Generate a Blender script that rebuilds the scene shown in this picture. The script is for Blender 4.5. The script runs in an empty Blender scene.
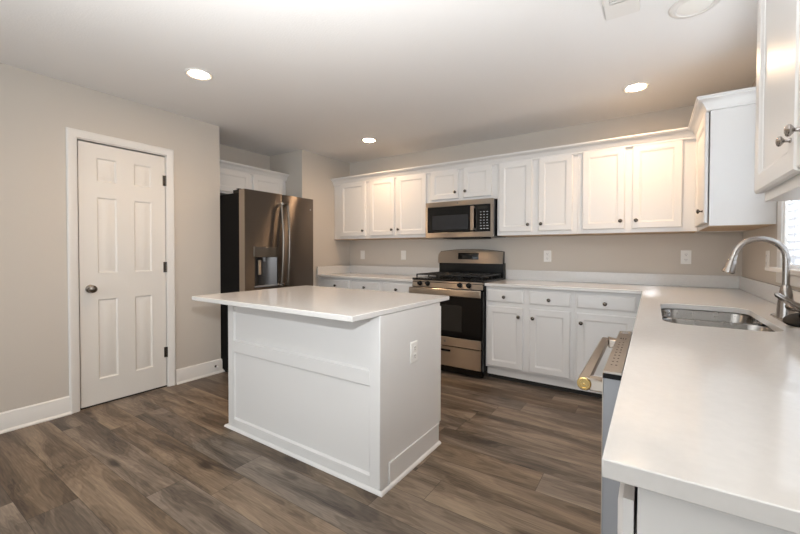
import bpy, bmesh, math, random
from mathutils import Vector, Matrix
random.seed(7)
S = bpy.context.scene
COL = S.collection

# ------------------------------------------------------------------ camera
cam_d = bpy.data.cameras.new('camera'); cam = bpy.data.objects.new('camera', cam_d); COL.objects.link(cam)
yaw, pit, rol = map(math.radians, (33.653, -1.001, .122))
fw = Vector((-math.sin(yaw)*math.cos(pit), math.cos(yaw)*math.cos(pit), math.sin(pit)))
rt = Vector((math.cos(yaw), math.sin(yaw), 0)); up = rt.cross(fw)
rt, up = rt*math.cos(rol)+up*math.sin(rol), up*math.cos(rol)-rt*math.sin(rol)
m = Matrix((rt, up, -fw)).transposed().to_4x4(); m.translation = Vector((-.602, -4.018, 1.201))
cam.matrix_world = m
cam_d.sensor_width = 36; cam_d.lens = 377.038*36/800
cam_d.shift_x = -.832/800; cam_d.shift_y = -(267-258.738)/800
cam_d.clip_start = .02
S.camera = cam

# ------------------------------------------------------------------ view + light
S.view_settings.view_transform = 'Standard'; S.view_settings.look = 'None'
S.view_settings.gamma = 1; S.view_settings.use_curve_mapping = False
S.view_settings.exposure = -0.10
W = bpy.data.worlds.new('sky'); S.world = W; W.use_nodes = True
W.node_tree.nodes['Background'].inputs[0].default_value = (.90, .95, 1, 1)
W.node_tree.nodes['Background'].inputs[1].default_value = 1.0

def light(name, kind, loc, energy, color, rot=(0,0,0), **k):
    d = bpy.data.lights.new(name, kind); o = bpy.data.objects.new(name, d); COL.objects.link(o)
    o.location = loc; o.rotation_euler = rot; d.energy = energy; d.color = color
    for a, v in k.items(): setattr(d, a, v)
    return o
# daylight through the wide opening behind the photographer, and through the sink window
light('rear_window_daylight', 'AREA', (-2.2, -6.9, 1.3), 45, (.84, .93, 1), (math.pi/2, 0, 0), shape='RECTANGLE', size=3.4, size_y=2.0)
light('sink_window_daylight', 'AREA', (.45, -1.69, 1.62), 60, (.88, .94, 1), (0, math.pi/2, 0), shape='RECTANGLE', size=1.1, size_y=1.2)
# the flash on top of the camera: its sharp shadows lie under the island's overhang
fl = light('camera_flash', 'SPOT', (-.612, -4.01, 1.44), 150, (.92, .96, 1), spot_size=math.radians(122), spot_blend=1.0, shadow_soft_size=.02)
fl.rotation_euler = Vector((-.66, .75, .30)).to_track_quat('-Z', 'Y').to_euler()
# made-up upward spot, added to brighten the ceiling above the photographer
light('added_ceiling_fill', 'SPOT', (-1.3, -4.0, 1.0), 320, (.94, .96, .97), (math.pi, 0, 0), spot_size=math.radians(140), spot_blend=1.0, shadow_soft_size=.15)
CAN = [(-3.245, -2.593, 2.44), (-3.22, -.726, 2.44), (-.715, -.678, 2.44)]
CAN_W = 33

# ------------------------------------------------------------------ materials
MATS = {}
def mat(name, col, rough=.5, metal=0, bump=None, coat=0, emit=None, aniso=0, spec=None, trans=0, vary=0):
    m = bpy.data.materials.new(name); m.use_nodes = True
    nt = m.node_tree; b = nt.nodes['Principled BSDF']
    b.inputs['Base Color'].default_value = (*col, 1); b.inputs['Roughness'].default_value = rough
    b.inputs['Metallic'].default_value = metal; b.inputs['Coat Weight'].default_value = coat
    if spec is not None: b.inputs['Specular IOR Level'].default_value = spec
    if trans: b.inputs['Transmission Weight'].default_value = trans
    if emit: b.inputs['Emission Color'].default_value = (*emit[0], 1); b.inputs['Emission Strength'].default_value = emit[1]
    tc = nt.nodes.new('ShaderNodeTexCoord')
    if vary:
        n = nt.nodes.new('ShaderNodeTexNoise'); n.inputs['Scale'].default_value = 60; n.inputs['Detail'].default_value = 6
        r = nt.nodes.new('ShaderNodeValToRGB'); c = Vector(col)
        r.color_ramp.elements[0].color = (*(c*(1-vary)), 1); r.color_ramp.elements[1].color = (*(c*(1+vary)), 1)
        r.color_ramp.elements[0].position = .3; r.color_ramp.elements[1].position = .7
        nt.links.new(tc.outputs['Object'], n.inputs['Vector']); nt.links.new(n.outputs['Fac'], r.inputs[0]); nt.links.new(r.outputs[0], b.inputs['Base Color'])
    if bump:
        sc, st = bump
        mp = nt.nodes.new('ShaderNodeMapping'); mp.inputs['Scale'].default_value = sc if isinstance(sc, tuple) else (sc,)*3
        n = nt.nodes.new('ShaderNodeTexNoise'); n.inputs['Scale'].default_value = 1; n.inputs['Detail'].default_value = 4
        bp = nt.nodes.new('ShaderNodeBump'); bp.inputs['Strength'].default_value = st; bp.inputs['Distance'].default_value = .002
        nt.links.new(tc.outputs['Object'], mp.inputs[0]); nt.links.new(mp.outputs[0], n.inputs['Vector'])
        nt.links.new(n.outputs['Fac'], bp.inputs['Height']); nt.links.new(bp.outputs[0], b.inputs['Normal'])
        if metal:   # brushed: streaks vary the roughness too
            mr = nt.nodes.new('ShaderNodeMapRange'); mr.inputs[3].default_value = rough*.75; mr.inputs[4].default_value = rough*1.3
            nt.links.new(n.outputs['Fac'], mr.inputs[0]); nt.links.new(mr.outputs[0], b.inputs['Roughness'])
    if aniso:
        b.inputs['Anisotropic'].default_value = aniso
        tg = nt.nodes.new('ShaderNodeCombineXYZ'); tg.inputs[2].default_value = 1; tg.inputs[0].default_value = .02
        nt.links.new(tg.outputs[0], b.inputs['Tangent'])
        b.inputs['Anisotropic Rotation'].default_value = 0.0
    MATS[name] = m; return m
WALL = mat('greige_wall_paint', (.58, .53, .47), .85, bump=(140, .25))
CEIL = mat('ceiling_paint', (.82, .80, .78), .9, bump=(90, .5))
TRIM = mat('white_trim_paint', (.76, .735, .70), .38)
CAB = mat('white_cabinet_paint', (.74, .725, .705), .33, bump=(40, .03))
DOORP = mat('white_door_paint', (.74, .71, .665), .42)
QUARTZ = mat('white_quartz', (.70, .68, .655), .10, vary=.02)
STEEL = mat('brushed_stainless', (.47, .41, .35), .33, 1, aniso=1.0)
SLATE = mat('dark_stainless', (.165, .138, .117), .34, 1, aniso=1.0)
RECESSM = mat('dark_dispenser_metal', (.09, .088, .088), .35, .8)
HANDLEM = mat('dark_polished_steel', (.20, .175, .15), .28, 1)
SINKM = mat('sink_steel', (.30, .29, .275), .25, 1, bump=(60, .03))
NICKEL = mat('brushed_nickel', (.40, .37, .345), .24, 1)
DKNICK = mat('satin_knob_metal', (.13, .115, .10), .25, 1)
CHROME = mat('chrome', (.75, .74, .72), .12, 1)
BRASS = mat('brass', (.78, .58, .25), .22, 1, bump=(90, .05))
FRSIDE = mat('dark_fridge_side', (.004, .004, .004), .6, spec=.1)
WOODB = mat('maple_underside', (.50, .37, .25), .6)
BLACK = mat('black_enamel', (.004, .004, .004), .22, spec=.35)
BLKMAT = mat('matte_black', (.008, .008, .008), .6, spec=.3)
LIDB = mat('black_rubber_lid', (.003, .003, .003), .5, spec=.1)
IRON = mat('cast_iron', (.006, .006, .006), .4, bump=(200, .3))
GLASSB = mat('black_glass', (.003, .003, .003), .06, spec=.4)
OVENWIN = mat('oven_window_glass', (.022, .020, .017), .15, spec=.4)
MWWIN = mat('microwave_window_screen', (.020, .021, .024), .25, spec=.4)
PLAST = mat('white_plastic', (.82, .80, .76), .35)
GREYP = mat('grey_plastic', (.22, .22, .225), .4)
DWSIDE = mat('galvanised_grey_steel', (.36, .37, .39), .5, .3)
PRINT = mat('pale_print', (.55, .56, .58), .5)
DPRINT = mat('dark_print', (.05, .045, .04), .5)
SLAT = mat('white_blind_slat', (.85, .86, .87), .45)
_nt = SLAT.node_tree; _tr = _nt.nodes.new('ShaderNodeBsdfTranslucent'); _tr.inputs[0].default_value = (.9, .92, .95, 1); _mx = _nt.nodes.new('ShaderNodeMixShader'); _mx.inputs[0].default_value = .4
_nt.links.new(_nt.nodes['Principled BSDF'].outputs[0], _mx.inputs[1]); _nt.links.new(_tr.outputs[0], _mx.inputs[2]); _nt.links.new(_mx.outputs[0], _nt.nodes['Material Output'].inputs[0])
EMIT = mat('lamp_lens', (1, .93, .82), .4, emit=((1, .70, .43), 120))
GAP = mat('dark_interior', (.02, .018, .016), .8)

def glass():
    m = bpy.data.materials.new('window_glass'); m.use_nodes = True; nt = m.node_tree
    for n in list(nt.nodes): nt.nodes.remove(n)
    o = nt.nodes.new('ShaderNodeOutputMaterial'); mx = nt.nodes.new('ShaderNodeMixShader'); t = nt.nodes.new('ShaderNodeBsdfTransparent'); g = nt.nodes.new('ShaderNodeBsdfGlossy')
    g.inputs['Roughness'].default_value = .02; mx.inputs[0].default_value = .06
    nt.links.new(t.outputs[0], mx.inputs[1]); nt.links.new(g.outputs[0], mx.inputs[2]); nt.links.new(mx.outputs[0], o.inputs[0]); return m
GLASS = glass()

def planks():
    m = bpy.data.materials.new('vinyl_plank_floor'); m.use_nodes = True; nt = m.node_tree; N = nt.nodes; L = nt.links
    b = N['Principled BSDF']
    def math_(op, a, bb=None):
        n = N.new('ShaderNodeMath'); n.operation = op
        for i, v in enumerate((a, bb)):
            if v is None: continue
            if isinstance(v, (int, float)): n.inputs[i].default_value = v
            else: L.new(v, n.inputs[i])
        return n.outputs[0]
    def comb(x, y, z=0):
        n = N.new('ShaderNodeCombineXYZ')
        for i, v in enumerate((x, y, z)):
            if isinstance(v, (int, float)): n.inputs[i].default_value = v
            else: L.new(v, n.inputs[i])
        return n.outputs[0]
    def wn(v, dim='2D'):
        n = N.new('ShaderNodeTexWhiteNoise'); n.noise_dimensions = dim; L.new(v, n.inputs['Vector']); return n.outputs['Value']
    geo = N.new('ShaderNodeNewGeometry'); sp = N.new('ShaderNodeSeparateXYZ'); L.new(geo.outputs['Position'], sp.inputs[0])
    X, Y = sp.outputs[0], sp.outputs[1]
    PW, PL = .185, 1.22
    v = math_('DIVIDE', math_('ADD', Y, .045), PW); row = math_('FLOOR', v)
    off = math_('MULTIPLY', wn(comb(row, 3.7)), 7.0)
    u = math_('ADD', math_('DIVIDE', X, PL), off); col = math_('FLOOR', u)
    rnd = wn(comb(row, col)); rnd2 = wn(comb(math_('ADD', row, 31.3), col))
    fv = math_('FRACT', v); fu = math_('FRACT', u)
    # grain coordinates: long along x, moved per plank
    gx = math_('ADD', math_('MULTIPLY', X, 1.1), math_('MULTIPLY', rnd, 37)); gy = math_('ADD', math_('MULTIPLY', Y, 7), math_('MULTIPLY', rnd2, 19))
    def noise(vec, sc, det, dist=0, rg=.55):
        n = N.new('ShaderNodeTexNoise'); n.inputs['Scale'].default_value = sc; n.inputs['Detail'].default_value = det; n.inputs['Distortion'].default_value = dist; n.inputs['Roughness'].default_value = rg
        L.new(vec, n.inputs['Vector']); return n.outputs['Fac']
    big = noise(comb(gx, gy), 1.3, 3, .6)
    # cathedral rings: contour lines of the big noise
    rings = math_('SINE', math_('MULTIPLY', big, 80)); 
    fine = noise(comb(math_('MULTIPLY', gx, 2.2), math_('MULTIPLY', gy, 7)), 3, 5)
    knot = N.new('ShaderNodeTexVoronoi'); knot.inputs['Scale'].default_value = 1.0
    L.new(comb(math_('MULTIPLY', gx, 1.6), math_('MULTIPLY', gy, .75)), knot.inputs['Vector'])
    kn = N.new('ShaderNodeMapRange'); L.new(knot.outputs['Distance'], kn.inputs[0]); kn.inputs[1].default_value = .02; kn.inputs[2].default_value = .15; kn.inputs[3].default_value = 1; kn.inputs[4].default_value = 0
    val = math_('ADD', math_('ADD', math_('MULTIPLY', big, 1.25), -.15), math_('MULTIPLY', rings, .045))
    val = math_('ADD', val, math_('MULTIPLY', math_('SUBTRACT', fine, .5), .5))
    val = math_('ADD', val, math_('MULTIPLY', math_('SUBTRACT', rnd, .5), .26))
    val = math_('SUBTRACT', val, math_('MULTIPLY', kn.outputs[0], .38))
    cr = N.new('ShaderNodeValToRGB'); L.new(val, cr.inputs[0]); e = cr.color_ramp.elements
    e[0].position = .10; e[0].color = (.040, .026, .018, 1); e[1].position = .88; e[1].color = (.34, .262, .19, 1)
    a = e.new(.38); a.color = (.118, .086, .060, 1); c = e.new(.58); c.color = (.208, .158, .114, 1)
    # seams
    sv = math_('MINIMUM', fv, math_('SUBTRACT', 1, fv)); su = math_('MINIMUM', fu, math_('SUBTRACT', 1, fu))
    s = math_('MAXIMUM', math_('LESS_THAN', math_('MULTIPLY', sv, PW), .0013), math_('LESS_THAN', math_('MULTIPLY', su, PL), .0013))
    mx = N.new('ShaderNodeMix'); mx.data_type = 'RGBA'; L.new(math_('MULTIPLY', s, .75), mx.inputs[0]); L.new(cr.outputs[0], mx.inputs[6]); mx.inputs[7].default_value = (.03, .02, .014, 1)
    hs = N.new('ShaderNodeHueSaturation'); L.new(mx.outputs[2], hs.inputs['Color']); L.new(math_('ADD', .8, math_('MULTIPLY', rnd2, .35)), hs.inputs['Saturation'])
    L.new(hs.outputs[0], b.inputs['Base Color'])
    bp = N.new('ShaderNodeBump'); bp.inputs['Strength'].default_value = .25; bp.inputs['Distance'].default_value = .001
    L.new(math_('SUBTRACT', fine, math_('MULTIPLY', s, 2)), bp.inputs['Height']); L.new(bp.outputs[0], b.inputs['Normal'])
    b.inputs['Roughness'].default_value = .42
    return m
FLOOR = planks()

# ------------------------------------------------------------------ helpers
X, Y, Z = Vector((1,0,0)), Vector((0,1,0)), Vector((0,0,1))
def wloc(p):
    v = Vector((0,0,0))
    while p: v += p.location; p = p.parent
    return v
class MB:
    def __init__(s): s.v = []; s.f = []
    def add(s, vs, fs):
        b = len(s.v); s.v += [Vector(v) for v in vs]; s.f += [[b+i for i in f] for f in fs]; return s
    def box(s, x0, x1, y0, y1, z0, z1):
        x0, x1 = sorted((x0, x1)); y0, y1 = sorted((y0, y1)); z0, z1 = sorted((z0, z1))
        return s.add([(x,y,z) for z in (z0,z1) for x,y in ((x0,y0),(x1,y0),(x1,y1),(x0,y1))], [(3,2,1,0),(4,5,6,7),(0,1,5,4),(1,2,6,5),(2,3,7,6),(3,0,4,7)])
    def rings(s, loops, cap0=True, cap1=True):
        n = len(loops[0]); fs = []
        for k in range(len(loops)-1):
            for i in range(n): j = (i+1) % n; fs.append((k*n+i, k*n+j, (k+1)*n+j, (k+1)*n+i))
        if cap0: fs.append(tuple(reversed(range(n))))
        if cap1: fs.append(tuple((len(loops)-1)*n+i for i in range(n)))
        return s.add([p for l in loops for p in l], fs)
    def panel(s, O, U, V, N, w, h, prof):    # nested rectangles: (inset, height)
        O = Vector(O); L = []
        for i, d in prof: L.append([O+U*a+V*b+N*d for a, b in ((i,i),(w-i,i),(w-i,h-i),(i,h-i))])
        return s.rings(L)
    def lathe(s, O, ax, prof, n=24, sx=1, ref=None):
        O = Vector(O); ax = Vector(ax).normalized(); r = Vector(ref) if ref else (X if abs(ax.x) < .9 else Y); u = (r-ax*r.dot(ax)).normalized(); w = ax.cross(u)
        return s.rings([[O+ax*d+(u*math.cos(2*math.pi*k/n)*sx+w*math.sin(2*math.pi*k/n))*r_ for k in range(n)] for r_, d in prof])
    def tube(s, pts, rad, n=14, sq=1, ref=None):
        pts = [Vector(p) for p in pts]; L = []; u = None
        for i, p in enumerate(pts):
            t = (pts[min(i+1, len(pts)-1)]-pts[max(i-1, 0)]).normalized()
            if u is None: u = Vector(ref) if ref else (Z if abs(t.z) < .9 else X)
            u = (u-t*u.dot(t)).normalized(); w = t.cross(u); r = rad[i] if isinstance(rad, (list, tuple)) else rad
            L.append([p+(u*math.cos(2*math.pi*k/n)*sq+w*math.sin(2*math.pi*k/n))*r for k in range(n)])
        return s.rings(L)
    def sweep(s, path, prof, A=X, B=Y, N=Z, O=(0,0,0)):   # path in the A,B plane; profile (out to the right, along N)
        O = Vector(O); P = [Vector((a, b)) for a, b in path]; L = []
        for i, p in enumerate(P):
            ns = []
            if i > 0: d = (p-P[i-1]).normalized(); ns.append(Vector((d.y, -d.x)))
            if i < len(P)-1: d = (P[i+1]-p).normalized(); ns.append(Vector((d.y, -d.x)))
            nn = ns[0] if len(ns) == 1 else (ns[0]+ns[1])/(1+ns[0].dot(ns[1]))
            L.append([O+A*(p.x+nn.x*o)+B*(p.y+nn.y*o)+N*z for o, z in prof])
        return s.rings(L)
    def prism(s, pts, vec):
        v = Vector(vec); return s.rings([[Vector(p) for p in pts], [Vector(p)+v for p in pts]])
    def build(s, name, m, parent=None, bevel=0, seg=2, smooth=35, solid=0):
        lo = Vector([min(v[i] for v in s.v) for i in range(3)]); hi = Vector([max(v[i] for v in s.v) for i in range(3)])
        org = wloc(parent) if parent else Vector(((lo.x+hi.x)/2, (lo.y+hi.y)/2, lo.z))
        me = bpy.data.meshes.new(name); me.from_pydata([v-org for v in s.v], [], s.f)
        bm = bmesh.new(); bm.from_mesh(me); bmesh.ops.remove_doubles(bm, verts=bm.verts, dist=1e-5)
        bmesh.ops.recalc_face_normals(bm, faces=bm.faces)
        for f in bm.faces: f.smooth = True
        for e in bm.edges:
            e.smooth = not (len(e.link_faces) != 2 or e.calc_face_angle(0) > math.radians(smooth))
        bm.to_mesh(me); bm.free(); me.materials.append(m)
        o = bpy.data.objects.new(name, me); COL.objects.link(o)
        if parent: o.parent = parent
        else: o.location = org
        if solid: md = o.modifiers.new('thickness', 'SOLIDIFY'); md.thickness = solid; md.offset = 1
        if bevel:
            md = o.modifiers.new('bevel', 'BEVEL'); md.width = bevel; md.segments = seg; md.limit_method = 'ANGLE'; md.angle_limit = math.radians(40)
        return o
def tag(o, label=None, cat=None, group=None, kind=None):
    if label: o['label'] = label
    if cat: o['category'] = cat
    if group: o['group'] = group
    if kind: o['kind'] = kind
    return o
def thing(name, loc, label, cat, group=None):
    o = bpy.data.objects.new(name, None); COL.objects.link(o); o.location = loc; o.empty_display_size = .1
    return tag(o, label, cat, group)
def struct(o, label=None): o['kind'] = 'structure'; return tag(o, label)
def text(name, body, size, O, U, V, m, parent, ext=.0004):
    cu = bpy.data.curves.new('t', 'FONT'); cu.body = body; cu.size = size; cu.extrude = ext; cu.align_x = 'CENTER'; cu.align_y = 'CENTER'
    to = bpy.data.objects.new('t', cu); COL.objects.link(to)
    me = bpy.data.meshes.new_from_object(to.evaluated_get(bpy.context.evaluated_depsgraph_get()))
    bpy.data.objects.remove(to); bpy.data.curves.remove(cu)
    N = U.cross(V); O = Vector(O)-wloc(parent)
    for v in me.vertices: v.co = O+U*v.co.x+V*v.co.y+N*v.co.z
    me.materials.clear(); me.materials.append(m); me.name = name
    o = bpy.data.objects.new(name, me); COL.objects.link(o); o.parent = parent; return o

H = 2.44
# ------------------------------------------------------------------ room shell
struct(MB().box(-5.0, .2, -7.2, .2, -.1, 0).build('floor', FLOOR))
struct(MB().box(-5.0, .2, -7.2, .2, H, H+.12).build('ceiling', CEIL))
struct(MB().box(-5.0, .2, 0, .15, 0, H).build('wall_back', WALL))
# left wall with the door opening; the fridge alcove beyond its end
DY0, DY1, DZ = -3.012, -2.384, 2.05
XL = -4.178
wl = MB().box(-4.97, XL, -7.2, DY0, 0, H).box(-4.97, XL, DY1, -1.89, 0, H).box(-4.97, XL, DY0, DY1, DZ, H).box(-4.97, -4.30, DY0, DY1, 0, DZ)
struct(wl.build('wall_left', WALL))
struct(MB().box(-4.97, -4.745, -1.89, -.867, 0, H).build('wall_alcove', WALL))
struct(MB().box(-4.97, -4.14, -.867, 0, 0, H).build('wall_stub', WALL))
WY0, WY1, WZ0, WZ1 = -2.24, -1.125, 1.11, 2.06
wr = MB().box(0, .14, WY1, 0, 0, H).box(0, .14, -7.2, WY0, 0, H).box(0, .14, WY0, WY1, 0, WZ0).box(0, .14, WY0, WY1, WZ1, H)
struct(wr.build('wall_right', WALL))
# rear wall: a wide glazed opening behind the photographer
struct(MB().box(-5.0, -4.1, -7.2, -7.05, 0, H).box(-.4, .2, -7.2, -7.05, 0, H).box(-4.1, -.4, -7.2, -7.05, 2.25, H).build('wall_rear', WALL))

# baseboards with a moulded cap and shoe
BB = [(0, 0), (.027, 0), (.027, .008), (.016, .02), (.014, .105), (.010, .115), (.010, .124), (.004, .132), (0, .134)]
struct(MB().sweep([(XL, -7.05), (XL, -3.062)], BB).build('baseboard_left', TRIM))
struct(MB().sweep([(XL, -2.322), (XL, -1.89), (-4.6, -1.89)], BB).build('baseboard_left_alcove', TRIM))

# interior door: six raised panels
d1 = MB()
def six_panel(mb, O, U, V, N, w, h, t, us, vs):
    O = Vector(O); ue = [0]+[a for p in us for a in p]+[w]; ve = [0]+[a for p in vs for a in p]+[h]
    P = lambda a, b, d: O+U*a+V*b+N*d
    for i in range(len(ue)-1):
        for j in range(len(ve)-1):
            a0, a1, b0, b1 = ue[i], ue[i+1], ve[j], ve[j+1]
            if i % 2 and j % 2:
                L = [[P(a0+q, b0+q, d), P(a1-q, b0+q, d), P(a1-q, b1-q, d), P(a0+q, b1-q, d)] for q, d in ((0, t), (.010, t-.009), (.020, t-.009), (.042, t-.002))]
                mb.rings(L, cap0=False)
            else: mb.add([P(a0,b0,t), P(a1,b0,t), P(a1,b1,t), P(a0,b1,t)], [(0,1,2,3)])
    mb.add([P(0,0,0), P(w,0,0), P(w,h,0), P(0,h,0)], [(3,2,1,0)])
    for a, b in (((0,0),(w,0)), ((w,0),(w,h)), ((w,h),(0,h)), ((0,h),(0,0))):
        mb.add([P(*a,0), P(*b,0), P(*b,t), P(*a,t)], [(0,1,2,3)])
SY0, SY1 = -2.997, -2.394
six_panel(d1, (-4.222, SY0, .012), Y, Z, X, SY1-SY0, 2.020, .034,
          [(.112, .242), (.364, .494)], [(.19, .815), (1.02, 1.61), (1.735, 1.915)])
door = struct(d1.build('door_1', DOORP), 'white six panel interior door with nickel knob')
kn = MB().lathe((-4.188, -2.934, .915), X, [(.030, 0), (.031, .006), (.024, .011), (.011, .016), (.011, .030), (.024, .038), (.029, .050), (.027, .062), (.014, .069), (.001, .071)], 28)
kn.build('knob', HANDLEM, door)
for zc in (.31, 1.065, 1.825):
    h = MB().lathe((-4.180, -2.391, zc-.045), Z, [(.006, 0), (.006, .09)], 12); h.box(-4.187, -4.184, -2.412, -2.391, zc-.045, zc+.045); h.build('hinge', DKNICK, door)
# jamb and casing
jm = MB().box(-4.30, XL, DY0, DY0+.006, 0, DZ).box(-4.30, XL, DY1-.004, DY1, 0, DZ).box(-4.30, XL, DY0, DY1, DZ-.006, DZ)
struct(jm.build('trim_1', TRIM))
CAS = [(0, 0), (0, .010), (.010, .014), (.030, .015), (.040, .019), (.052, .018), (.058, .010), (.058, 0)]
cs = MB().sweep([(DY1-.000, 0), (DY1-.000, DZ+.002), (DY0+.000, DZ+.002), (DY0+.000, 0)], CAS, A=Y, B=Z, N=X, O=(XL, 0, 0))
struct(cs.build('trim_2', TRIM))
struct(MB().box(-4.30, -4.19, DY0, DY1, .0, .006).build('threshold_trim', GAP))

ds = thing('door_stop', (-4.16, -1.93, .07), 'small dark metal door stop on the baseboard end by the refrigerator', 'door stop')
MB().lathe((-4.163, -1.955, .075), X, [(.011, 0), (.011, .004), (.004, .006), (.004, .028)], 14).build('stem', DKNICK, ds)
MB().lathe((-4.135, -1.955, .075), X, [(.008, 0), (.008, .012), (.005, .015)], 14).build('rubber_tip', PLAST, ds)

# window over the sink
wf = MB()
for a in ((WY0, WY0+.05, WZ0, WZ1), (WY1-.05, WY1, WZ0, WZ1), (WY0+.05, WY1-.05, WZ0, WZ0+.05), (WY0+.05, WY1-.05, WZ1-.05, WZ1), (WY0+.05, WY1-.05, 1.57, 1.61)):
    wf.box(.085, .125, *a)
win = struct(wf.build('window_1', TRIM, bevel=.003), 'white framed window above the kitchen sink')
MB().box(.103, .107, WY0+.05, WY1-.05, WZ0+.05, WZ1-.05).build('pane', GLASS, win)
rv = MB().box(0, .085, WY0, WY0+.012, WZ0+.012, WZ1).box(0, .085, WY1-.012, WY1, WZ0+.012, WZ1).box(0, .085, WY0, WY1, WZ1-.012, WZ1)
rv.build('jamb_liner', TRIM, win)
MB().box(-.06, .085, -2.32, -1.045, WZ0-.010, WZ0+.012).build('window_stool', TRIM, win, bevel=.004)
MB().box(-.016, 0, -2.30, -1.065, WZ0-.075, WZ0-.010).build('apron', TRIM, win, bevel=.003)
CW = [(0, 0), (0, .010), (.012, .014), (.045, .017), (.060, .014), (.064, 0)]
MB().sweep([(WY0-.0, WZ0+.012), (WY0-.0, WZ1+.0), (WY1+.0, WZ1+.0), (WY1+.0, WZ0+.012)], [(-a, b) for a, b in CW], A=Y, B=Z, N=-X).build('casing', TRIM, win)
bl = thing('window_blind', (.045, (WY0+WY1)/2, WZ0+.02), 'white horizontal slat blind lowered over the sink window', 'window blind')
MB().box(.004, .05, WY0+.02, WY1-.02, WZ1-.055, WZ1-.015).build('headrail', SLAT, bl, bevel=.003)
sl = MB(); z = WZ0+.05
while z < WZ1-.07:
    a = math.radians(-62); c, s_ = math.cos(a)*.025, math.sin(a)*.025
    sl.add([(.022-c, WY0+.022, z-s_), (.022+c, WY0+.022, z+s_), (.022+c-.002, WY0+.022, z+s_+.003), (.022-c-.002, WY0+.022, z-s_+.003),
            (.022-c, WY1-.022, z-s_), (.022+c, WY1-.022, z+s_), (.022+c-.002, WY1-.022, z+s_+.003), (.022-c-.002, WY1-.022, z-s_+.003)],
           [(0,1,2,3),(7,6,5,4),(0,4,5,1),(1,5,6,2),(2,6,7,3),(3,7,4,0)])
    z += .040
sl.build('slats', SLAT, bl)
MB().box(.005, .040, WY0+.022, WY1-.022, WZ0+.016, WZ0+.030).build('bottom_rail', SLAT, bl, bevel=.003)
for yy in (WY0+.15, WY1-.15): MB().box(.008, .0095, yy-.003, yy+.003, WZ0+.03, WZ1-.05).build('ladder_tape', SLAT, bl)

# ------------------------------------------------------------------ ceiling fittings
LBL = ['lit recessed ceiling light nearest the camera, above the left end of the island', 'lit recessed ceiling light in front of the left corner of the back wall', 'lit recessed ceiling light over the right corner counter by the wall cabinets']
for (x, y, z), lb in zip(CAN, LBL):
    t = thing('recessed_light', (x, y, H-.012), lb, 'ceiling light', 'recessed lights in the ceiling')
    MB().rings([[Vector((x+r*math.cos(k*math.pi/20), y+r*math.sin(k*math.pi/20), H-d)) for k in range(40)] for r, d in ((.088, 0), (.088, .004), (.080, .009), (.066, .006), (.060, .001))], cap0=False, cap1=False).build('trim_ring', TRIM, t)
    MB().lathe((x, y, H-.0045), Z, [(.001, 0), (.061, 0), (.061, .003), (.001, .003)], 40).build('lens', EMIT, t)
    o = light('recessed_light_lamp', 'SPOT', (x, y, H-.02), CAN_W, (1, .67, .41), (0, 0, 0), spot_size=math.radians(158), spot_blend=1.0, shadow_soft_size=.06)
t = thing('ceiling_disc', (-.44, -1.62, H-.02), 'unlit white round ceiling fitting beside the air vent', 'ceiling fitting')
MB().lathe((-.44, -1.62, H), -Z, [(.105, 0), (.105, .004), (.098, .010), (.080, .012), (.076, .007), (.072, .006)], 40).build('trim_ring', TRIM, t)
MB().lathe((-.44, -1.62, H-.004), -Z, [(.073, 0), (.070, .004), (.04, .008), (.001, .009)], 40).build('lens', PLAST, t)
t = thing('ceiling_vent', (-.74, -1.92, H-.01), 'white ceiling air vent with dark slots at the top edge', 'air vent')
vx0, vx1, vy0, vy1 = -.82, -.665, -2.12, -1.725
vm = MB().box(vx0, vx1, vy1-.13, vy1, H-.008, H).box(vx0, vx1, vy0, vy0+.045, H-.008, H).box(vx0, vx0+.03, vy0+.045, vy1-.13, H-.008, H).box(vx1-.03, vx1, vy0+.045, vy1-.13, H-.008, H)
vm.build('frame', TRIM, t, bevel=.003)
MB().box(vx0+.03, vx1-.03, vy0+.045, vy1-.13, H-.002, H-.0005).build('backing', GAP, t)
vs_ = MB()
for k in range(9):
    yy = vy0+.055+k*.0235; vs_.box(vx0+.03, vx1-.03, yy, yy+.013, H-.008, H-.003)
vs_.build('louvers', TRIM, t)

# ------------------------------------------------------------------ cabinets
FR = .052
def DPROF(t=.02): return [(0, 0), (0, t-.005), (.006, t), (FR, t), (FR+.004, t-.003), (FR+.010, t-.0055), (FR+.013, t-.009)]
DRPROF = [(0, 0), (0, .013), (.012, .020), (.014, .020)]
def knob(parent, c, N, big=1.0, m=None):
    MB().lathe(c, N, [(a*big, b*big) for a, b in ((.0075, 0), (.0075, .003), (.0052, .006), (.0048, .014), (.010, .018), (.0148, .022), (.0155, .026), (.0125, .030), (.006, .0325), (.0005, .033))], 20).build('knob', m or DKNICK, parent)
def front(parent, name, O, U, N, w, h, prof, kpos, km=None):   # door or drawer: O lower corner on the body face
    O = Vector(O); d = MB().panel(O, U, Z, N, w, h, prof).build(name, CAB, parent)
    if kpos: knob(d, O+U*kpos[0]+Z*kpos[1]+N*.0200, N, m=km)
    return d
def upper_back(x0, x1, z0, doors, label, group, zt=2.13):
    t = thing('wall_cabinet', ((x0+x1)/2, -.15, z0), label, 'wall cabinet', group)
    MB().box(x0+.0005, x1-.0005, -.307, -.001, z0, zt).build('body', CAB, t, bevel=.0015)
    MB().box(x0+.004, x1-.004, -.303, -.004, z0-.0035, z0-.0002).build('underside', WOODB, t)
    zb = 1.403 if z0 < 1.6 else 1.777
    for a, b, k in doors:
        ko = None if k is None else ((b-a-.03, .066) if k == 'r' else (.03, .066))
        front(t, 'door', (a, -.307, zb), X, -Y, b-a, 2.09-zb, DPROF(), ko)
    return t
G1 = 'white wall cabinets along the back wall'
upper_back(-4.14, -3.562, 1.37, [(-4.017, -3.60, 'r')], 'single door white wall cabinet at the left end of the back wall', G1)
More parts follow.
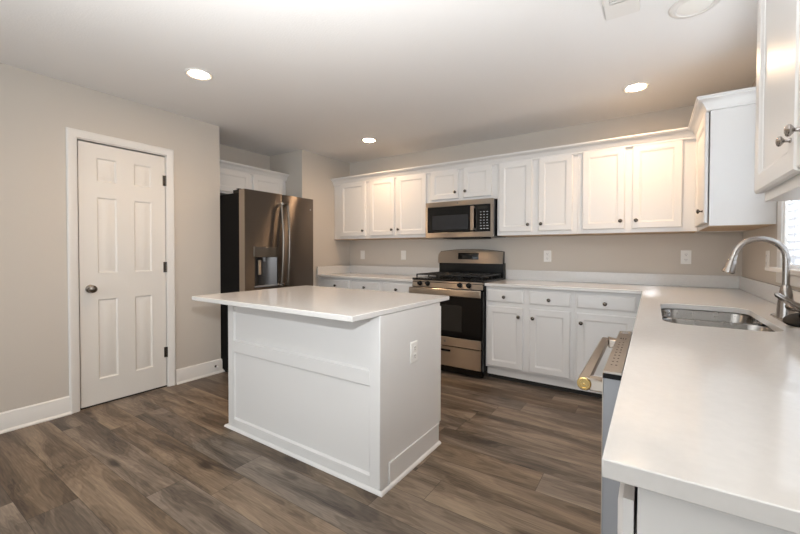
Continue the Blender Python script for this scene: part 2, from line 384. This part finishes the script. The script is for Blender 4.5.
upper_back(-3.562, -2.692, 1.37, [(-3.53, -3.155, 'r'), (-3.12, -2.722, 'l')], 'tall two door white wall cabinet left of the microwave', G1)
upper_back(-2.692, -1.905, 1.745, [(-2.665, -2.328, 'r'), (-2.272, -1.962, 'l')], 'short two door white wall cabinet above the microwave', G1)
upper_back(-1.905, -1.162, 1.37, [(-1.885, -1.562, 'r'), (-1.502, -1.204, 'l')], 'tall two door white wall cabinet just right of the microwave', G1)
upper_back(-1.162, -.31, 1.37, [(-1.124, -.797, 'r'), (-.745, -.408, 'l')], 'tall two door white wall cabinet in the right corner of the back wall', G1)
# cabinet on the window wall, end panel towards the camera
t = thing('wall_cabinet', (-.15, -.5, 1.37), 'white wall cabinet left of the window with blank end panel facing the camera', 'wall cabinet', 'white wall cabinets beside the window')
MB().box(-.307, -.001, -.979, -.002, 1.37, 2.13).build('body', CAB, t, bevel=.0015)
MB().box(-.303, -.004, -.975, -.312, 1.3665, 1.3698).build('underside', WOODB, t)
O = Vector((-.313, -.966, 1.392)); Ux = Vector((-.004, 1, 0)).normalized(); Nx = Vector((-1, -.004, 0)).normalized()
dd = MB().panel(O, Ux, Z, Nx, .56, .691, DPROF()).build('door', CAB, t)
knob(dd, O+Ux*.05+Z*.076+Nx*.0200, Nx)
# near cabinet right of the window
t = thing('wall_cabinet', (-.15, -2.74, 1.365), 'closest white wall cabinet at the top right with two nickel knobs', 'wall cabinet', 'white wall cabinets beside the window')
MB().box(-.307, -.001, -3.22, -2.385, 1.362, 2.13).build('body', CAB, t, bevel=.0015)
for a, b, k in ((-2.778, -2.362, .03), (-3.205, -2.790, .33)):
    O = Vector((-.309, b, 1.392)); dd = MB().panel(O, -Y, Z, -X, b-a, .691, [(p, q) for p, q in DPROF()]).build('door', CAB, t)
    knob(dd, Vector((-.329, (a+.028) if k < .1 else (b-.045), 1.470 if k < .1 else 1.474)), -X, .80 if k < .1 else .9, NICKEL)
# above the refrigerator
t = thing('wall_cabinet', (-4.6, -1.38, 1.83), 'white two door cabinet in the alcove above the refrigerator', 'wall cabinet')
MB().box(-4.744, -4.44, -1.885, -.90, 1.83, 2.13).build('body', CAB, t, bevel=.0015)
MB().box(-4.50, -4.44, -.90, -.868, 1.83, 2.13).build('filler', CAB, t)
front(t, 'door', (-4.44, -1.86, 1.85), Y, X, .48, .24, DPROF(), (.45, .04))
front(t, 'door', (-4.44, -1.34, 1.85), Y, X, .42, .24, DPROF(), (.03, .04))
CR = [(0, 2.085), (.022, 2.085), (.024, 2.098), (.030, 2.104), (.036, 2.122), (.052, 2.140), (.066, 2.146), (.068, 2.152), (.074, 2.154), (.074, 2.164), (0, 2.164)]
def crown(path, label): tag(MB().sweep(path, CR).build('crown_molding', CAB), label, 'crown molding', 'crown moldings on top of the cabinets')
crown([(-4.138, -.3075), (-.3075, -.3075), (-.3075, -.9795), (-.002, -.9795)], 'white crown molding along the back wall cabinets, turning the right corner')
crown([(-4.4395, -1.888), (-4.4395, -.869)], 'white crown molding on top of the cabinet over the refrigerator')
crown([(-.002, -2.3845), (-.3075, -2.3845), (-.3075, -3.2207), (-.002, -3.2207)], 'white crown molding on top of the closest cabinet right of the window')

# base cabinets
def base_back(x0, x1, cols, label, group=None):
    t = thing('base_cabinet', ((x0+x1)/2, -.3, 0), label, 'base cabinet', group)
    b = MB().box(x0+.0005, x1-.0005, -.60, -.001, .122, .886); b.build('body', CAB, t, bevel=.0015)
    MB().box(x0+.0005, x1-.0005, -.555, -.54, .042, .121).build('toe_kick', CAB, t)
    MB().box(x0+.0005, x1-.0005, -.53, -.02, 0, .121).build('shadow_gap_plinth', GAP, t)  # support box coloured near-black to paint the shadow gap under the toe kick
    for a, c, k in cols:
        front(t, 'drawer', (a, -.60, .742), X, -Y, c-a, .115, DRPROF, ((c-a)/2, .05))
        front(t, 'door', (a, -.60, .14), X, -Y, c-a, .562, DPROF(), ((c-a-.035, .482) if k == 'r' else (.035, .482)))
    return t
G2 = 'white base cabinets along the back wall'
base_back(-4.14, -3.59, [(-4.02, -3.62, 'r')], 'single drawer white base cabinet at the left end, half hidden behind the island', G2)
base_back(-3.59, -2.692, [(-3.56, -3.17, 'r'), (-3.11, -2.725, 'l')], 'white base cabinet with two drawers just left of the range', G2)
base_back(-1.905, -1.135, [(-1.89, -1.555, 'r'), (-1.50, -1.165, 'l')], 'white base cabinet with two drawers and two doors right of the range', G2)
base_back(-1.135, -.602, [(-1.115, -.70, 'l')], 'white base cabinet with one wide drawer next to the corner', G2)
def base_right(y0, y1, cols, label, drawers=True):
    t = thing('base_cabinet', (-.3, (y0+y1)/2, 0), label, 'base cabinet', 'white base cabinets under the sink counter')
    lo = .886
    if 'sink' in label and 'holding' in label:      # open top: the bowls hang inside
        b = MB().box(-.60, -.582, y0, y1, .10, .886).box(-.582, -.001, y0, y0+.006, .10, .886).box(-.582, -.001, y1-.018, y1, .10, .886).box(-.582, -.001, y0+.018, y1-.018, .10, .118).box(-.019, -.001, y0+.018, y1-.018, .118, .886)
        b.build('body', CAB, t)
    else: MB().box(-.60, -.001, y0+.0005, y1-.0005, .10, lo).build('body', CAB, t, bevel=.0015)
    MB().box(-.54, -.02, y0+.0005, y1-.0005, 0, .099).build('toe_kick', CAB, t)
    for a, c, k in cols:   # a > c along -y
        front(t, 'drawer', (-.60, a, .742), -Y, -X, a-c, .115, DRPROF, ((a-c)/2, .055) if drawers else None)
        front(t, 'door', (-.60, a, .14), -Y, -X, a-c, .562, DPROF(), ((a-c-.035, .50) if k == 'r' else (.035, .50)))
    return t
base_right(-2.156, -1.21, [(-1.225, -1.655, 'r'), (-1.69, -2.12, 'l')], 'white base cabinet holding the sink, beyond the dishwasher', False)
base_right(-1.21, -.602, [(-.70, -1.19, 'r')], 'white base cabinet in the corner under the counter between sink and back wall')
t = thing('base_cabinet', (-.3, -3.12, 0), 'nearest white base cabinet at the bottom right with plain end panel', 'base cabinet', 'white base cabinets under the sink counter')
MB().box(-.614, -.001, -3.395, -2.83, .10, .886).build('body', CAB, t, bevel=.0015)
MB().box(-.54, -.02, -3.395, -2.83, 0, .099).build('toe_kick', CAB, t)
MB().box(-.6145, -.002, -3.410, -3.3955, .0, .886).build('end_panel', CAB, t, bevel=.001)
front(t, 'drawer', (-.619, -2.84, .725), -Y, -X, .565, .13, DRPROF, (.28, .06))
front(t, 'door', (-.619, -2.84, .14), -Y, -X, .565, .57, DPROF(), (.53, .50))

# ------------------------------------------------------------------ countertops
CT, CB = .914, .887
def rr(cx, cy, w, h, r, z, n=8):   # rounded rectangle loop, 4*n points... counter-clockwise
    P = []
    for sx, sy, a0 in ((1,1,0), (-1,1,90), (-1,-1,180), (1,-1,270)):
        for k in range(n):
            a = math.radians(a0+90*k/(n-1)); P.append(Vector((cx+sx*(w/2-r)+r*math.cos(a), cy+sy*(h/2-r)+r*math.sin(a), z)))
    return P
tag(MB().box(-4.139, -2.694, -.648, -.001, CB, CT).build('countertop', QUARTZ, bevel=.003), 'white quartz countertop left of the range, behind the island', 'countertop')
SX0, SX1, SYa, SYb = -.560, -.190, -2.135, -1.405    # sink opening
g = MB(); D2 = .657; YN = -3.428
def cell(x0, x1, y0, y1):
    g.add([(x0,y0,CT),(x1,y0,CT),(x1,y1,CT),(x0,y1,CT)], [(0,1,2,3)]); g.add([(x0,y0,CB),(x1,y0,CB),(x1,y1,CB),(x0,y1,CB)], [(3,2,1,0)])
out = [(-1.903, -.001), (-1.903, -.648), (-D2, -.648), (-D2, YN), (-.001, YN), (-.001, -.001)]
cx, cy = (SX0+SX1)/2, (SYa+SYb)/2
hole = rr(cx, cy, SX1-SX0, SYb-SYa, .085, 0, 12)
A0, A1, B0, B1 = SX0-.04, SX1+.04, SYa-.04, SYb+.04
ring = []
for p in hole:
    dx, dy = p.x-cx, p.y-cy; k = min((((A1-A0)/2)/abs(dx) if abs(dx) > 1e-9 else 9), (((B1-B0)/2)/abs(dy) if abs(dy) > 1e-9 else 9)); ring.append(Vector((cx+dx*k, cy+dy*k, 0)))
# snap ring corners
for c_ in ((A0,B0),(A1,B0),(A1,B1),(A0,B1)):
    j = min(range(len(ring)), key=lambda i: (ring[i]-Vector((*c_, 0))).length); ring[j] = Vector((*c_, 0))
g.rings([[p+Z*CT for p in ring], [p+Z*CT for p in hole], [p+Z*CB for p in hole], [p+Z*CB for p in ring]], False, False)
cell(-1.903, -D2, -.648, -.001); cell(-D2, -.001, -.648, -.001); cell(-D2, -.001, B1, -.648); cell(-D2, A0, B0, B1); cell(A1, -.001, B0, B1); cell(-D2, -.001, YN, B0)
for i in range(6):
    a, b = out[i], out[(i+1) % 6]
    pts = [a, b]
    if a[0] == b[0] == -D2: pts = [a, (-D2, B1), (-D2, B0), b]
    if a[0] == b[0] == -.001: pts = [a, (-.001, B0), (-.001, B1), (-.001, -.648), b]
    if a[1] == b[1] == -.001: pts = [a, (-D2, -.001), b]
    for p, q in zip(pts, pts[1:]): g.add([(*p, CB), (*q, CB), (*q, CT), (*p, CT)], [(0,1,2,3)])
tag(g.build('countertop', QUARTZ, bevel=.002), 'large L shaped white quartz countertop with the sink cut into it', 'countertop')
tag(MB().sweep([(-2.694, -.0205), (-4.1185, -.0205), (-4.1185, -.648)], [(0, CT+.0003), (0, 1.016), (-.019, 1.016), (-.019, CT+.0003)][::-1]).build('backsplash', QUARTZ, bevel=.002), 'low white quartz backsplash left of the range, turning onto the side wall', 'backsplash')
tag(MB().sweep([(-1.903, -.0205), (-.0205, -.0205), (-.0205, YN)], [(0, CT+.0003), (0, 1.016), (-.019, 1.016), (-.019, CT+.0003)]).build('backsplash', QUARTZ, bevel=.002), 'low white quartz backsplash right of the range, turning along the window wall', 'backsplash')

# ------------------------------------------------------------------ island
isl = thing('kitchen_island', (-2.35, -2.22, 0), 'white panelled kitchen island standing in the middle of the plank floor', 'kitchen island')
IX0, IX1, IY0, IY1 = -3.008, -1.714, -2.520, -1.902
MB().box(IX0, IX1, IY0, IY1, .11, .8850).box(IX0, IX1, IY0, IY1-.025, 0, .11).build('body', CAB, isl)
f = MB(); ys0, ys1 = IY0-.014, IY0
f.box(IX0, -2.950, ys0, ys1, 0, .8850).box(-1.776, IX1, ys0, ys1, 0, .8850).box(-2.950, -1.776, ys0, ys1, 0, .070).box(-2.950, -1.776, ys0, ys1, .526, .602).box(-2.950, -1.776, ys0, ys1, .8565, .8850)
f.build('frame_trim', CAB, isl, bevel=.002)
bd = MB()   # small bevelled bead inside the openings
for z0, z1 in ((.070, .526), (.602, .8565)):
    L = []
    for q, d in ((0, .010), (.007, .0)): L.append([Vector((x, IY0-d, z)) for x, z in ((-2.950+q, z0+q), (-1.776-q, z0+q), (-1.776-q, z1-q), (-2.950+q, z1-q))])
    bd.rings(L, False, False)
bd.build('bead', CAB, isl)
MB().box(IX1, IX1+.003, IY0-.014, IY0+.06, 0, .8850).build('corner_stile', CAB, isl, bevel=.001)
MB().box(IX1+.0005, IX1+.010, -2.46, -1.925, 0, .125).build('base_trim', CAB, isl, bevel=.004)
SH = [(0, 0), (.014, 0), (.013, .006), (.008, .012), (0, .016)]
MB().sweep([(IX0-.018, -1.99), (IX0-.018, ys0-.001), (IX1+.0105, ys0-.001), (IX1+.0105, -1.922)][::-1], [(-a, b) for a, b in SH]).build('shoe_molding', CAB, isl)
MB().box(IX0, IX1, IY1, IY1+.0185, .125, .86).build('back_doors', CAB, isl, bevel=.002)
tag(MB().box(-3.075, -1.710, -2.742, -1.775, .8872, .914).build('island_countertop', QUARTZ, bevel=.003), 'white quartz top of the island overhanging towards the camera', 'countertop')

# ------------------------------------------------------------------ outlets and switches
def plate(c, U, N, label, kind='outlet', w=.072, h=.116):
    c = Vector(c); t = thing('wall_outlet' if kind == 'outlet' else 'wall_switch', c-Z*h/2, label, 'outlet' if kind == 'outlet' else 'switch', 'white cover plates on walls and island')
    MB().panel(c-U*w/2-Z*h/2+N*.0003, U, Z, N, w, h, [(0, 0), (0, .003), (.005, .0058), (.006, .0058)]).build('cover_plate', PLAST, t)
    if kind == 'outlet':
        for dz in (.0225, -.0225):
            r = MB().panel(c-U*.0165+Z*(dz-.0135)+N*.0062, U, Z, N, .033, .027, [(0, 0), (0, .0018), (.0015, .0025)]).build('receptacle', PLAST, t)
            s = MB()
            for du in (-.0065, .0065): s.panel(c+U*(du-.0012)+Z*(dz-.001)+N*.0088, U, Z, N, .0024, .009, [(0, 0), (0, .0004)])
            s.panel(c-U*.0022+Z*(dz-.0105)+N*.0088, U, Z, N, .0045, .0045, [(0, 0), (0, .0004)])
            s.build('slots', DPRINT, r)
    else:
        MB().panel(c-U*.0165-Z*.033+N*.0062, U, Z, N, .033, .066, [(0, 0), (0, .002), (.002, .004)]).build('rocker', PLAST, t)
plate((-3.906, 0, 1.163), X, -Y, 'white switch plate on the back wall near the left corner', 'switch')
plate((-3.236, 0, 1.163), X, -Y, 'white switch plate on the back wall left of the range', 'switch')
plate((-1.485, 0, 1.163), X, -Y, 'white outlet on the back wall right of the range')
plate((-.36, 0, 1.163), X, -Y, 'white outlet on the back wall left of the faucet')
plate((0, -.80, 1.157), -Y, -X, 'white outlet on the window wall seen edge on behind the faucet')
plate((IX1, -2.215, .64), Y, X, 'white outlet low on the right side of the island')

# ------------------------------------------------------------------ range
def badge(parent, c, U, N, r=.012):
    V = N.cross(U)
    b = MB().lathe(c, N, [(r, 0), (r, .0008), (r*.86, .0012)], 24).build('badge', GREYP, parent)
    text('badge_letters', 'GE', r*1.1, Vector(c)+N*.0014, U, Z, CHROME, b)
RX0, RX1 = -2.684, -1.912
rc = thing('gas_range', (-2.298, -.33, 0), 'stainless gas range with black grates between the base cabinets', 'range')
MB().box(RX0, RX1, -.635, -.03, .06, .912).build('body', BLKMAT, rc)
MB().box(RX0, RX1, -.665, -.635, .02, .90).build('side_frame', BLACK, rc)
for x in (RX0+.04, RX1-.04):
    for y in (-.58, -.08): MB().lathe((x, y, 0), Z, [(.018, 0), (.018, .06)], 12).build('foot', BLKMAT, rc)
# cooktop
MB().box(RX0-.004, RX1+.004, -.668, -.075, .9165, .934).build('cooktop', BLACK, rc, bevel=.004)
for gx0, gx1 in ((RX0+.02, RX0+.262), (RX0+.268, RX1-.268), (RX1-.262, RX1-.02)):
    gr = MB(); b = .011; z0, z1 = .964, .976
    gr.box(gx0, gx1, -.625, -.625+b, z0, z1).box(gx0, gx1, -.115, -.115+b, z0, z1).box(gx0, gx0+b, -.625, -.104, z0, z1).box(gx1-b, gx1, -.625, -.104, z0, z1)
    xm = (gx0+gx1)/2; gr.box(xm-b/2, xm+b/2, -.614, -.115, z0, z1)
    for yy in (-.37, -.495, -.245): gr.box(gx0+b, gx1-b, yy-b/2, yy+b/2, z0, z1)
    for x in (gx0, gx1-b):
        for y in (-.625, -.115, -.375): gr.box(x, x+b, y, y+b, .930, z0)
    gr.build('grate', IRON, rc, bevel=.002)
for bx, by in ((-2.54, -.495), (-2.54, -.245), (-2.058, -.495), (-2.058, -.245), (-2.298, -.37)):
    q = MB().lathe((bx, by, .930), Z, [(.046, 0), (.046, .006), (.038, .008), (.038, .012), (.002, .013)], 24).build('burner', IRON, rc)
# control panel (leans back), knobs
cp = MB().prism([(RX0, -.672, .845), (RX0, -.638, .845), (RX0, -.638, .916), (RX0, -.662, .916)], (RX1-RX0, 0, 0)).build('control_panel', STEEL, rc, bevel=.003)
Nk = Vector((0, -.077, .011)).normalized()
for kx in (-2.592, -2.502, -2.145, -2.052):
    MB().lathe((kx, -.667, .882), Nk, [(.026, 0), (.026, .004), (.021, .008), (.019, .030), (.016, .034), (.001, .034)], 24).box(kx-.004, kx+.004, -.707, -.695, .872, .902).build('control_knob', BLACK, rc)
MB().box(RX0, RX1, -.664, -.634, .832, .845).build('vent_strip', BLACK, rc)
# oven door
od = MB().box(RX0+.006, RX1-.010, -.680, -.665, .368, .832).build('oven_door', GLASSB, rc, bevel=.003)
MB().panel((-2.52, -.6803, .43), X, Z, -Y, .40, .255, [(0, 0), (.004, .0008), (.005, .0008)]).build('oven_window', OVENWIN, od)
MB().box(RX0+.006, RX1-.010, -.684, -.665, .282, .366).build('door_strip', STEEL, od, bevel=.003)
badge(od, (-2.298, -.6842, .326), X, -Y)
hd = MB().prism([(RX0-.006, -.730, .778), (RX0-.006, -.715, .774), (RX0-.006, -.712, .822), (RX0-.006, -.718, .846), (RX0-.006, -.728, .840), (RX0-.006, -.733, .808)], (RX1-RX0+.006, 0, 0))
hd.build('handle', STEEL, od, bevel=.003)
for x in (RX0+.012, RX1-.055): MB().box(x, x+.033, -.7175, -.680, .790, .820).build('handle_bracket', STEEL, od, bevel=.003)
dr = MB().box(RX0+.006, -2.39, -.684, -.665, .085, .274).box(-2.235, RX1-.010, -.684, -.665, .085, .274).box(-2.39, -2.235, -.684, -.665, .085, .222).box(-2.39, -2.235, -.684, -.665, .246, .274)
dw_ = dr.build('storage_drawer', STEEL, rc)
MB().box(-2.39, -2.235, -.668, -.6655, .222, .246).build('pull_slot', BLACK, dw_)
# back guard with an arched stainless fascia
MB().box(RX0, RX1, -.075, -.008, .90, 1.085).build('rear_riser', BLACK, rc, bevel=.004)
def arch(x, zb=1.205, a=.028): u = (x-RX0)/(RX1-RX0)*2-1; return zb+a*(1-u*u) - (.03 if abs(u) > .995 else 0)
n = 28; xs = [RX0-.008+(RX1-RX0+.000)*k/n for k in range(n+1)]
pts = [Vector((xs[0], -.098, 1.078)), Vector((xs[-1], -.098, 1.078))]+[Vector((x, -.080, arch(min(max(x, RX0), RX1)))) for x in reversed(xs)]
MB().rings([pts, [p+Vector((0, .014, 0)) for p in pts]]).build('control_fascia', STEEL, rc)
bk = [Vector((p.x+(.004 if p.x < -2.3 else -.004), -.083, p.z-.002)) for p in pts]
MB().rings([[Vector((p.x, -.078 if i > 1 else -.084, p.z+(.006 if i > 1 else 0))) for i, p in enumerate(bk)], [Vector((p.x, -.010, p.z+(.006 if i > 1 else 0))) for i, p in enumerate(bk)]]).build('guard_shell', BLACK, rc)
Vd = Vector((0, .018, .140)).normalized(); Nd = Vector((0, -.140, .018)).normalized()
cd = MB().panel(Vector((-2.435, -.0925, 1.122)), X, Vd, Nd, .245, .072, [(0, 0), (0, .001), (.002, .002)]).build('display', GLASSB, rc)

# ------------------------------------------------------------------ microwave
mw = thing('microwave', (-2.305, -.2, 1.352), 'stainless over the range microwave under the short wall cabinet', 'microwave')
MX0, MX1 = -2.684, -1.914
MB().box(MX0+.002, MX1-.002, -.372, -.002, 1.362, 1.740).build('body', BLACK, mw)
MB().box(MX0, MX1, -.400, -.3725, 1.688, 1.740).build('top_trim', STEEL, mw, bevel=.002)
badge(mw, (-2.30, -.4002, 1.716), X, -Y, .010)
dm = MB().box(MX0, -2.155, -.400, -.3725, 1.413, 1.686).build('door', GLASSB, mw, bevel=.002)
MB().box(MX0, MX0+.026, -.4025, -.4002, 1.413, 1.686).build('door_edge', STEEL, dm)
MB().panel((-2.600, -.4003, 1.442), X, Z, -Y, .415, .152, [(0, 0), (.003, .0007), (.004, .0007)]).build('window_screen', MWWIN, dm)
MB().box(-2.142, -2.104, -.440, -.428, 1.425, 1.672).box(-2.138, -2.108, -.428, -.400, 1.428, 1.450).box(-2.138, -2.108, -.428, -.400, 1.648, 1.670).build('handle', STEEL, dm, bevel=.004)
pm = MB().box(-2.153, MX1-.030, -.400, -.3725, 1.413, 1.686).build('control_panel', GLASSB, mw, bevel=.002)
MB().box(MX1-.028, MX1, -.402, -.3725, 1.413, 1.686).build('side_trim', STEEL, mw, bevel=.002)
MB().panel((-2.075, -.4003, 1.640), X, Z, -Y, .10, .026, [(0, 0), (0, .0005)]).build('display', OVENWIN, pm)
for r in range(7):
    for c_ in range(3):
        MB().panel((-2.050+c_*.034, -.4003, 1.438+r*.028), X, Z, -Y, .014 if r > 1 else .02, .006, [(0, 0), (0, .0005)]).build('button_mark', PRINT, pm)
MB().box(MX0, MX1, -.400, -.3725, 1.358, 1.411).build('bottom_trim', STEEL, mw, bevel=.002)
MB().box(MX0+.20, MX1-.15, -.36, -.05, 1.350, 1.361).build('grease_filter', BLKMAT, mw)

# ------------------------------------------------------------------ refrigerator
fr = thing('refrigerator', (-4.2, -1.47, 0), 'dark stainless french door refrigerator with water dispenser in the alcove', 'refrigerator')
FY0, FY1, FXF, FZ = -1.905, -1.056, -3.745, 1.786
MB().box(-4.60, -3.84, FY0+.022, FY1-.022, .03, 1.765).build('body', FRSIDE, fr, bevel=.004)
MB().box(-4.5, -3.84, FY0+.04, FY1-.04, 0, .03).build('base_grille', BLKMAT, fr)
fm = (FY0+FY1)/2+.0
def fdoor(y0, y1, z0, z1, name):
    dmb = MB().box(-3.832, -3.765, y0, y1, z0, z1); return dmb
# left door with dispenser recess
ry0, ry1, rz0, rz1 = -1.806, -1.543, .860, 1.152
ld = MB()
def frontface(mb, y0, y1, z0, z1, hole=None, x=FXF, xb=-3.832):
    if not hole:
        mb.panel((xb, y0, z0), Y, Z, X, y1-y0, z1-z0, [(0, 0), (0, x-xb-.008), (.002, x-xb-.002), (.008, x-xb)]); return
    a0, a1, b0, b1 = hole
    # frame of four slabs around the hole, and a back
    mb.box(xb, x, y0, a0, z0, z1).box(xb, x, a1, y1, z0, z1).box(xb, x, a0, a1, z0, b0).box(xb, x, a0, a1, b1, z1).box(xb, xb+.01, a0, a1, b0, b1)
frontface(ld, FY0, fm-.003, .70, FZ, (ry0, ry1, rz0, rz1))
lo = ld.build('door', SLATE, fr)
MB().box(-3.834, -3.752, FY0-.0015, FY0-.0003, .70, FZ).build('door_side', STEEL, lo)
rd = MB(); frontface(rd, fm+.003, FY1, .70, FZ); ro = rd.build('door', SLATE, fr)
fz = MB(); frontface(fz, FY0, FY1, .06, .692); fo = fz.build('freezer_drawer', SLATE, fr)
MB().tube([(FXF, FY0+.08, .60), (FXF+.055, FY0+.08, .60), (FXF+.062, FY0+.12, .60), (FXF+.062, FY1-.12, .60), (FXF+.055, FY1-.08, .60), (FXF, FY1-.08, .60)], .011).build('handle', STEEL, fo)
for yy, dd_, lab in ((fm-.038, lo, 1), (fm+.038, ro, 2)):
    pts = []; rs = []
    for k in range(17):
        u = k/16; pts.append((FXF+.035+.030*math.sin(math.pi*u), yy, .86+u*.84)); rs.append(.0125)
    hh = MB().tube(pts, rs, 14).build('handle', HANDLEM, dd_)
    for zc in (.875, 1.685): MB().lathe((FXF, yy, zc), X, [(.015, 0), (.015, .045), (.012, .052)], 16).build('handle_mount', CHROME if lab == 1 else HANDLEM, hh)
# dispenser
dp = MB().box(FXF-.002, FXF+.006, ry0-.010, ry1+.010, rz1-.002, 1.250).build('dispenser_panel', HANDLEM, lo, bevel=.003)
rc_ = MB(); nn = 20
curve = [Vector((FXF-.070*math.sin(math.pi*k/nn)-.003, ry0+.004+(ry1-ry0-.008)*k/nn, rz0+.012)) for k in range(nn+1)]
rc_.add([p for p in curve]+[p+Z*(rz1-rz0-.016) for p in curve], [(k, k+1, nn+2+k, nn+1+k) for k in range(nn)])
rc_.build('dispenser_recess', RECESSM, lo, solid=.002)
MB().box(FXF-.06, FXF+.004, ry0+.002, ry1-.002, rz0, rz0+.012).build('drip_tray', GREYP, lo, bevel=.002)
MB().box(FXF-.030, FXF-.015, ry0+.055, ry0+.085, rz0+.12, rz1-.03).build('paddle', STEEL, lo, bevel=.003)
MB().lathe((FXF-.03, ry0+.13, rz1-.045), Z, [(.012, 0), (.016, .04)], 16).build('nozzle', GREYP, lo)
badge(ro, (FXF+.0006, FY1-.045, 1.665), Y, X, .011)
MB().box(-3.97, -3.80, FY0+.024, FY0+.07, 1.7655, 1.795).box(-3.90, -3.86, FY0+.012, FY0+.045, 1.795, 1.802).build('hinge_cover', BLKMAT, fr, bevel=.004)
MB().box(-3.97, -3.80, FY1-.05, FY1-.008, 1.7655, 1.795).build('hinge_cover', BLKMAT, fr, bevel=.004)

# ------------------------------------------------------------------ dishwasher
dw = thing('dishwasher', (-.4, -2.48, 0), 'stainless dishwasher with bar handle standing proud of the sink counter', 'dishwasher')
MB().box(-.655, -.05, -2.818, -2.159, .10, .866).build('tub', GREYP, dw)
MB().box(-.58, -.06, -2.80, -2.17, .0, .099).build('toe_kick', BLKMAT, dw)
dd = MB().box(-.712, -.6565, -2.820, -2.159, .11, .862).build('door', DWSIDE, dw, bevel=.002)
MB().box(-.7145, -.7125, -2.820, -2.159, .11, .858).build('front_skin', STEEL, dd)
cp = MB().prism([(-.7130, -2.818, .8625), (-.668, -2.818, .8625), (-.668, -2.818, .868), (-.7130, -2.818, .866)], (0, .659, 0)).build('control_strip', STEEL, dd)
MB().box(-.6675, -.658, -2.818, -2.160, .8625, .8655).build('seal', BLACK, dd)
MB().box(-.7132, -.658, -2.8225, -2.8202, .848, .862).build('edge_seal', BLACK, dd)
for k in range(9):
    for q in (0, 1):
        MB().lathe((-.698+q*.012, -2.74+k*.042, .8672+.0005*q), Z, [(.0026, 0), (.0026, .0006)], 8).build('button_mark', DPRINT, cp)
for k in range(3): MB().box(-.700+k*.008, -.696+k*.008, -2.335, -2.318, .8672, .8683).build('button_mark', DPRINT, cp)
MB().box(-.703, -.680, -2.225, -2.170, .8672, .8681).build('label_plate', GREYP, cp)
hb = MB().box(-.790, -.760, -2.735, -2.06, .785, .812).box(-.760, -.7145, -2.735, -2.690, .775, .812).box(-.760, -.7145, -2.105, -2.06, .775, .812).build('handle', STEEL, dd, bevel=.005)
MB().lathe((-.772, -2.7355, .796), -Y, [(.020, 0), (.020, .006), (.017, .009), (.012, .009), (.011, .007), (.003, .007), (.001, .009)], 28).build('end_cap', BRASS, hb)

# ------------------------------------------------------------------ sink, faucet
sk = thing('kitchen_sink', (cx, cy, .68), 'undermount double bowl stainless sink in the right hand counter', 'sink')
dv = -1.79
def bowl(y0, y1, name, lip):
    c = (y0+y1)/2; h = y1-y0; w = SX1-SX0+.024; L = []
    for z_, ins, r in ((.8862, 0, .075), (.880, .004, .072), (.72, .010, .070), (.700, .018, .065), (.690, .040, .05)):
        L.append(rr(cx, c, w-2*ins, h-2*ins, r, z_, 8))
    b = MB().rings(L, cap0=False).build(name, SINKM, sk, solid=-.0015)
    MB().lathe((cx, c, .6915), Z, [(.045, 0), (.045, .003), (.034, .004), (.030, .0015), (.001, .0015)], 28).build('drain', CHROME, b)
bowl(SYa-.012, dv-.011, 'near_bowl', 0)
bowl(dv+.011, SYb+.012, 'far_bowl', 0)
MB().box(SX0+.02, SX1-.02, dv-.0105, dv+.0105, .855, .8858).build('divider', CHROME, sk, bevel=.004)

fa = thing('kitchen_faucet', (-.118, -1.74, CT), 'brushed nickel gooseneck pull down faucet behind the sink', 'faucet')
fx, fy = -.118, -1.74
L = [rr(fx, fy, .058-2*i, .26-2*i, .029-i, z_, 10) for z_, i in ((CT+.0003, 0), (CT+.004, 0), (CT+.008, .004))]
MB().rings(L).build('deck_plate', NICKEL, fa)
MB().lathe((fx, fy, CT+.008), Z, [(.030, 0), (.029, .01), (.0265, .06), (.0225, .10), (.0165, .135), (.0145, .140)], 28).build('body', NICKEL, fa)
pts = [(fx, fy, 1.052), (fx, fy, 1.12), (fx, fy, 1.17)]
cxx, czz, R = fx-.088, 1.175, .088
for k in range(0, 18): a = math.radians(k*10); pts.append((cxx+R*math.cos(a), fy-.02*(1-math.cos(a))/2, czz+R*math.sin(a)))
e = Vector(pts[-1])
MB().tube(pts, .0125, 18).build('gooseneck', NICKEL, fa)
dirn = Vector((-.24, -.0, -1)).normalized()
sp = MB().lathe(e-dirn*.004, dirn, [(.0135, 0), (.0140, .02), (.0150, .022), (.0150, .026), (.0170, .028), (.0245, .078), (.0250, .084), (.020, .088), (.001, .088)], 24).build('spray_head', NICKEL, fa)
MB().lathe(e+dirn*.022, dirn, [(.0155, 0), (.0155, .003)], 24).build('spray_collar', DKNICK, sp)
lv = MB().lathe((fx+.004, fy-.012, .972), Vector((.45, -1, 0)), [(.0165, 0), (.0165, .030), (.0175, .034), (.0165, .056), (.010, .062), (.001, .063)], 20).build('handle_hub', NICKEL, fa)
hb = Vector((fx+.004, fy-.012, .972))+Vector((.45, -1, 0)).normalized()*.052
MB().tube([hb+Vector((.014, 0, -.012)), hb+Vector((.004, -.003, -.001)), hb+Vector((-.034, -.008, .028)), hb+Vector((-.066, -.010, .052)), hb+Vector((-.073, -.010, .058))], [.013, .0165, .0135, .0105, .005], 16).build('lever', NICKEL, lv)
# glossy black round lid resting against the faucet base
lid = MB(); lo_ = Vector((-.112, -1.968, .946)); ax = Vector((-.22, -.28, 1)).normalized()
lid.lathe(lo_, ax, [(.001, -.006), (.058, -.006), (.062, -.002), (.060, .004), (.045, .010), (.016, .014), (.014, .026), (.001, .028)], 36)
tag(lid.build('drain_lid', LIDB), 'glossy black round lid lying beside the base of the faucet', 'lid')
